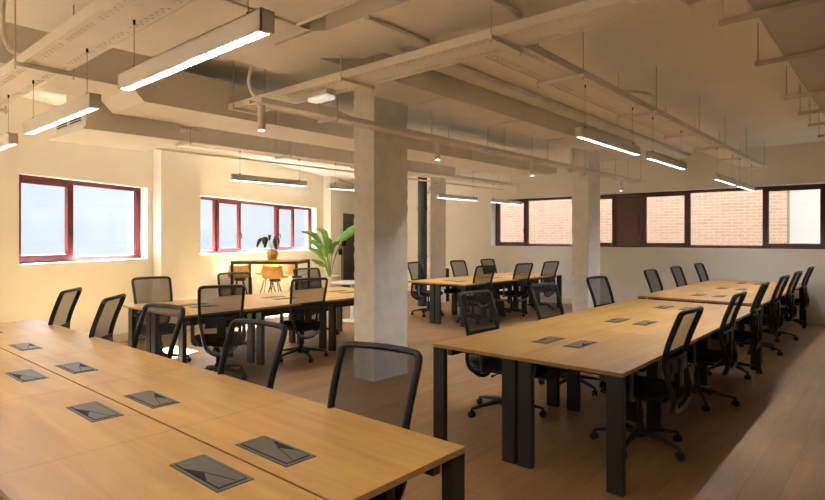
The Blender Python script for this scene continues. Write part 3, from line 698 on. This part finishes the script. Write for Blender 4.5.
# ================================================================ FAR LEFT CORNER
# tall table
e1 = Vector((.62, -.785, 0)).normalized(); ang = math.atan2(e1.y, e1.x)
t = empty('tall_table', (5.79, 9.62, 0), ang); tagit(t, 'tall oak-topped table on a dark square frame under the left windows', 'table')
TL, TW, TZ = 1.28, 1.05, 1.13
obj('tabletop', bx(0, TL, 0, TW, TZ-.03, TZ, bev=.002, seg=1), PLY if False else OAKX, t)
for x in (.0, TL-.045):
    for y in (.0, TW-.045): obj('leg', bx(x, x+.045, y, y+.045, 0, TZ-.03), LEGM, t)
for (a_, b_, c_, d_) in ((.045, TL-.045, 0, .045), (.045, TL-.045, TW-.045, TW), (0, .045, .045, TW-.045), (TL-.045, TL, .045, TW-.045)):
    obj('frame_rail', bx(a_, b_, c_, d_, TZ-.075, TZ-.03), LEGM, t)
def make_stool():
    t = empty('bar_stool')
    bm = bmesh.new(); prof = [(.20, .79), (.14, .765), (0, .762), (-.12, .772), (-.18, .80), (-.205, .86), (-.215, .93), (-.22, 1.0)]
    rows = []; N = 10
    for (y, z) in prof:
        wv = .21 if z < .8 else .21-.03*(z-.8)/.2
        rows.append([(wv*u, y + (.04*u*u if z > .78 and y < 0 else 0), z + .02*u*u) for u in [-1+2*i/N for i in range(N+1)]])
    f_ = [[bm.verts.new(p) for p in r] for r in rows]; b_ = [[bm.verts.new((p[0], p[1]-.004, p[2]-.012)) for p in r] for r in rows]
    for q in range(len(rows)-1):
        for i in range(N):
            bm.faces.new((f_[q][i], f_[q][i+1], f_[q+1][i+1], f_[q+1][i])); bm.faces.new((b_[q][i], b_[q+1][i], b_[q+1][i+1], b_[q][i+1]))
        bm.faces.new((f_[q][0], f_[q+1][0], b_[q+1][0], b_[q][0])); bm.faces.new((f_[q][-1], b_[q][-1], b_[q+1][-1], f_[q+1][-1]))
    for i in range(N):
        bm.faces.new((f_[0][i], b_[0][i], b_[0][i+1], f_[0][i+1])); bm.faces.new((f_[-1][i], f_[-1][i+1], b_[-1][i+1], b_[-1][i]))
    obj('shell_seat', bm, PLY, t, True)
    obj('swivel_plate', lathe(bmesh.new(), [(.09, .70), (.11, .71), (.11, .745), (.06, .757)], seg=16), BLACKM, t, True)
    for sx in (-1, 1):
        for sy in (-1, 1):
            bm = bmesh.new(); tube(bm, [(sx*.05, sy*.05, .72), (sx*.21, sy*.21, .005)], .008, 8); tube(bm, [(sx*.05, sy*.05, .72), (sx*.21, 0, .24)], .005, 6); obj('leg', bm, BLACKM, t, True)
    bm = bmesh.new(); q = .155
    for a_, b_ in (((-q, -q), (q, -q)), ((q, -q), (q, q)), ((q, q), (-q, q)), ((-q, q), (-q, -q))): cyl(bm, (a_[0], a_[1], .24), (b_[0], b_[1], .24), .007, 8)
    obj('footrest_ring', bm, BLACKM, t)
    return t
s0 = make_stool()
def Pd(px, d): x = (px-412.5)/565*d; return (math.cos(TH)*d+math.sin(TH)*x, math.sin(TH)*d-math.cos(TH)*x)
for i, (px, d, yaw, lb) in enumerate(((240, 11.25, 50, 'oak shell bar stool under the left end of the tall table'), (275, 11.0, 40, 'oak shell bar stool at the middle of the tall table, fully visible'),
                                      (268, 12.25, 215, 'oak shell bar stool on the far side of the tall table'), (297, 12.0, 0, 'oak shell bar stool at the right end of the tall table'))):
    o = s0 if i == 0 else copy_tree(s0)
    x, y = Pd(px, d); o.location = (x, y, 0); o.rotation_euler = (0, 0, math.radians(yaw-90)); o['label'] = lb; o['category'] = 'bar stool'; o['group'] = 'bar stools at the tall table'

def leaf(bm, pts, wmax, curl=.2, n=9, side=None, split=False):
    c = catmull(pts, 4); n = len(c); L_, C_, R_ = [], [], []
    for i, p in enumerate(c):
        t_ = i/(n-1); w_ = wmax*math.sin(math.pi*min(1, .06+t_*.94))**.7
        if split and i % 2: w_ *= .86
        tg = (c[min(i+1, n-1)]-c[max(0, i-1)]).normalized()
        s = side if side is not None else tg.cross(Vector((0, 0, 1)))
        s = Vector(s); s = (s - tg*s.dot(tg)).normalized(); nn = s.cross(tg)
        L_.append(bm.verts.new(p-s*w_+nn*w_*curl)); C_.append(bm.verts.new(p)); R_.append(bm.verts.new(p+s*w_+nn*w_*curl))
    for i in range(n-1):
        bm.faces.new((L_[i], C_[i], C_[i+1], L_[i+1])); bm.faces.new((C_[i], R_[i], R_[i+1], C_[i+1]))
    r = bmesh.ops.extrude_face_region(bm, geom=list(bm.faces)) if False else None
    return bm
def solid(o, th=.003):
    m = o.modifiers.new('thickness', 'SOLIDIFY'); m.thickness = th; return o
Rv = Vector((math.sin(TH), -math.cos(TH), 0)); Fv = Vector((math.cos(TH), math.sin(TH), 0))
# small pot plant on the tall table
px_, py_ = Pd(272, 11.2)
t = empty('potted_plant', (px_, py_, TZ)); tagit(t, 'dark-leaved plant in a mustard faceted pot on the tall table', 'plant')
obj('pot', lathe(bmesh.new(), [(.07, 0), (.10, .02), (.125, .10), (.12, .14), (.10, .19), (.092, .19), (.088, .17)], seg=8), GOLDP, t)
obj('soil', lathe(bmesh.new(), [(.087, .165), (.087, .172)], seg=16), SOIL, t)
for (dx, dz, df, w_) in ((-.30, .06, 0, .05), (-.2, .12, .08, .05), (-.12, .05, -.1, .055), (.06, .12, .1, .05), (.10, .02, -.06, .055), (.14, .14, .05, .04), (-.05, .2, .0, .04)):
    top_ = Vector((0, 0, .17)); mid = Rv*dx*.55+Fv*df*.5+Vector((0, 0, .17+.22+dz*.4)); tip = Rv*dx+Fv*df+Vector((0, 0, .17+dz))
    bm = bmesh.new(); tube(bm, catmull([top_, top_*.5+mid*.5+Vector((0, 0, .03)), mid], 3), .004, 6); obj('stem', bm, STEMG, t)
    bm = bmesh.new(); leaf(bm, [mid, mid*.5+tip*.5+Vector((0, 0, .05)), tip], w_, .3, side=Fv*.8+Rv*.6); solid(obj('leaf', bm, LEAFD, t, True))
# tall planter with large leaves
px_, py_ = Pd(330, 12.6)
t = empty('potted_banana_plant', (px_, py_, 0)); tagit(t, 'large green broad-leaved plant in a tall beige planter by the left window corner', 'plant')
obj('planter', lathe(bmesh.new(), [(.17, 0), (.19, .02), (.235, .66), (.24, .70), (.215, .70), (.205, .64)], seg=28), PLANTER, t, True)
obj('soil', lathe(bmesh.new(), [(.2, .62), (.2, .635)], seg=20), SOIL, t)
for (dx, z1, df, w_, ln) in ((-.52, 1.72, .1, .12, .30), (-.36, 1.52, -.12, .13, .30), (-.20, 1.78, .12, .12, .32), (-.02, 1.60, -.1, .11, .42), (-.16, 1.45, -.2, .12, .3), (-.25, 1.1, -.2, .09, .25), (-.42, 1.35, .15, .1, .25), (.06, 1.5, .2, .1, .35)):
    b0 = Vector((0, 0, .63)); m1 = Rv*dx*.35+Fv*df*.4+Vector((0, 0, .63+(z1-.63)*.6)); m2 = Rv*dx*.7+Fv*df*.8+Vector((0, 0, z1-.12)); tip = Rv*(dx+math.copysign(.16, dx)*.9)+Fv*df+Vector((0, 0, z1-.02))
    bm = bmesh.new(); tube(bm, catmull([b0, m1], 3), [.014, .013, .012, .01], 8); obj('stem', bm, STEMG, t, True)
    bm = bmesh.new(); leaf(bm, [m1, m2, tip], w_*.62, .25, side=Fv*.5+Rv*.3+Vector((0, 0, .9)) if abs(dx) > .3 else Rv*.9+Fv*.3, split=True); solid(obj('leaf', bm, LEAFG, t, True))
b0 = Vector((0, 0, .63)); m1 = Rv*.12+Vector((0, 0, 1.15)); m2 = Rv*.30+Vector((0, 0, 1.52)); m3 = Rv*.42+Vector((0, 0, 1.68))
bm = bmesh.new(); tube(bm, catmull([b0, m1, m2], 5), .012, 8); obj('stem', bm, STEMG, t, True)
bm = bmesh.new(); leaf(bm, [m2-Rv*.16+Vector((0, 0, -.02)), m2+Vector((0, 0, .10)), m3+Rv*.12+Vector((0, 0, .10)), m3+Rv*.45+Vector((0, 0, .12))], .15, .35, side=Vector((0, 0, .8))+Fv*.6, split=True); solid(obj('leaf', bm, LEAFG, t, True))
# round white table
x, y = Pd(352, 10.6); t = empty('round_table', (x, y, 0)); tagit(t, 'round white table between the planter and the nearest column', 'table')
obj('tabletop', lathe(bmesh.new(), [(.38, .705), (.40, .712), (.40, .728), (.38, .735)], seg=40), WHITEL, t, True)
obj('pedestal', lathe(bmesh.new(), [(.22, 0), (.22, .012), (.035, .03), (.03, .705)], seg=24), WHITEL, t, True)
# coat stand
x, y = Pd(342, 13.2); t = empty('coat_stand', (x, y, 0)); tagit(t, 'slim black coat stand with hooks right of the planter', 'coat stand')
bm = bmesh.new(); cyl(bm, (0, 0, .02), (0, 0, 1.62), .014); obj('pole', bm, BLACKM, t, True)
obj('base', lathe(bmesh.new(), [(.17, 0), (.17, .012), (.03, .025)], seg=24), BLACKM, t, True)
for k in range(4):
    a = k*math.pi/2+.5; d = Vector((math.cos(a), math.sin(a), 0)); z = 1.5-.12*k
    bm = bmesh.new(); tube(bm, [Vector((0, 0, z)), d*.08+Vector((0, 0, z+.01)), d*.12+Vector((0, 0, z+.06))], .009, 8); obj('hook', bm, BLACKM, t, True)
for px, d, z, lb in ((344, 13.05, 1.36, 'small black bag hung high on the coat stand'), (340.5, 13.1, 1.16, 'small black bag hung lower on the coat stand')):
    x, y = Pd(px, d); t = empty('hanging_bag', (x, y, z)); tagit(t, lb, 'bag')
    obj('pouch', bx(-.05, .05, -.03, .03, 0, .13, bev=.02), SEATF, t, True)
    bm = bmesh.new(); tube(bm, catmull([(-.03, 0, .12), (0, 0, .22), (.03, 0, .12)], 4), .005, 6); obj('strap', bm, SEATF, t)
# dark door beyond the coat stand
bm = bmesh.new(); wseg(bm, 9.0, 9.9, O2-.04, O2-.002, 0, 2.3); obj('door_1', bm, DOORD)['kind'] = 'structure'
# dark cabinet beside the far column, small bin under the desk
x, y = Pd(446.5, 13.9); t = empty('floor_cabinet', (x+.02, y+.02, 0), TH); tagit(t, 'narrow black cabinet standing right of the far white column', 'cabinet')
obj('body', bx(-.15, .15, -.06, .06, 0, .80, bev=.006), BLACKM, t); obj('door', bx(-.165, -.15, -.055, .055, .03, .77, bev=.004), BLACKP, t)
x, y = Pd(497, 11.35); t = empty('waste_bin', (x, y, 0), 0); tagit(t, 'dark box-shaped bin with a rim coloured as its lit top edge under the desk between the columns', 'bin')
obj('body', bx(-.11, .11, -.11, .11, 0, .29, bev=.006), BLACKM, t); obj('rim', bx(-.115, .115, -.115, .115, .29, .31, bev=.003), EDGE, t)  # the rim's paler colour stands for light on the top edge
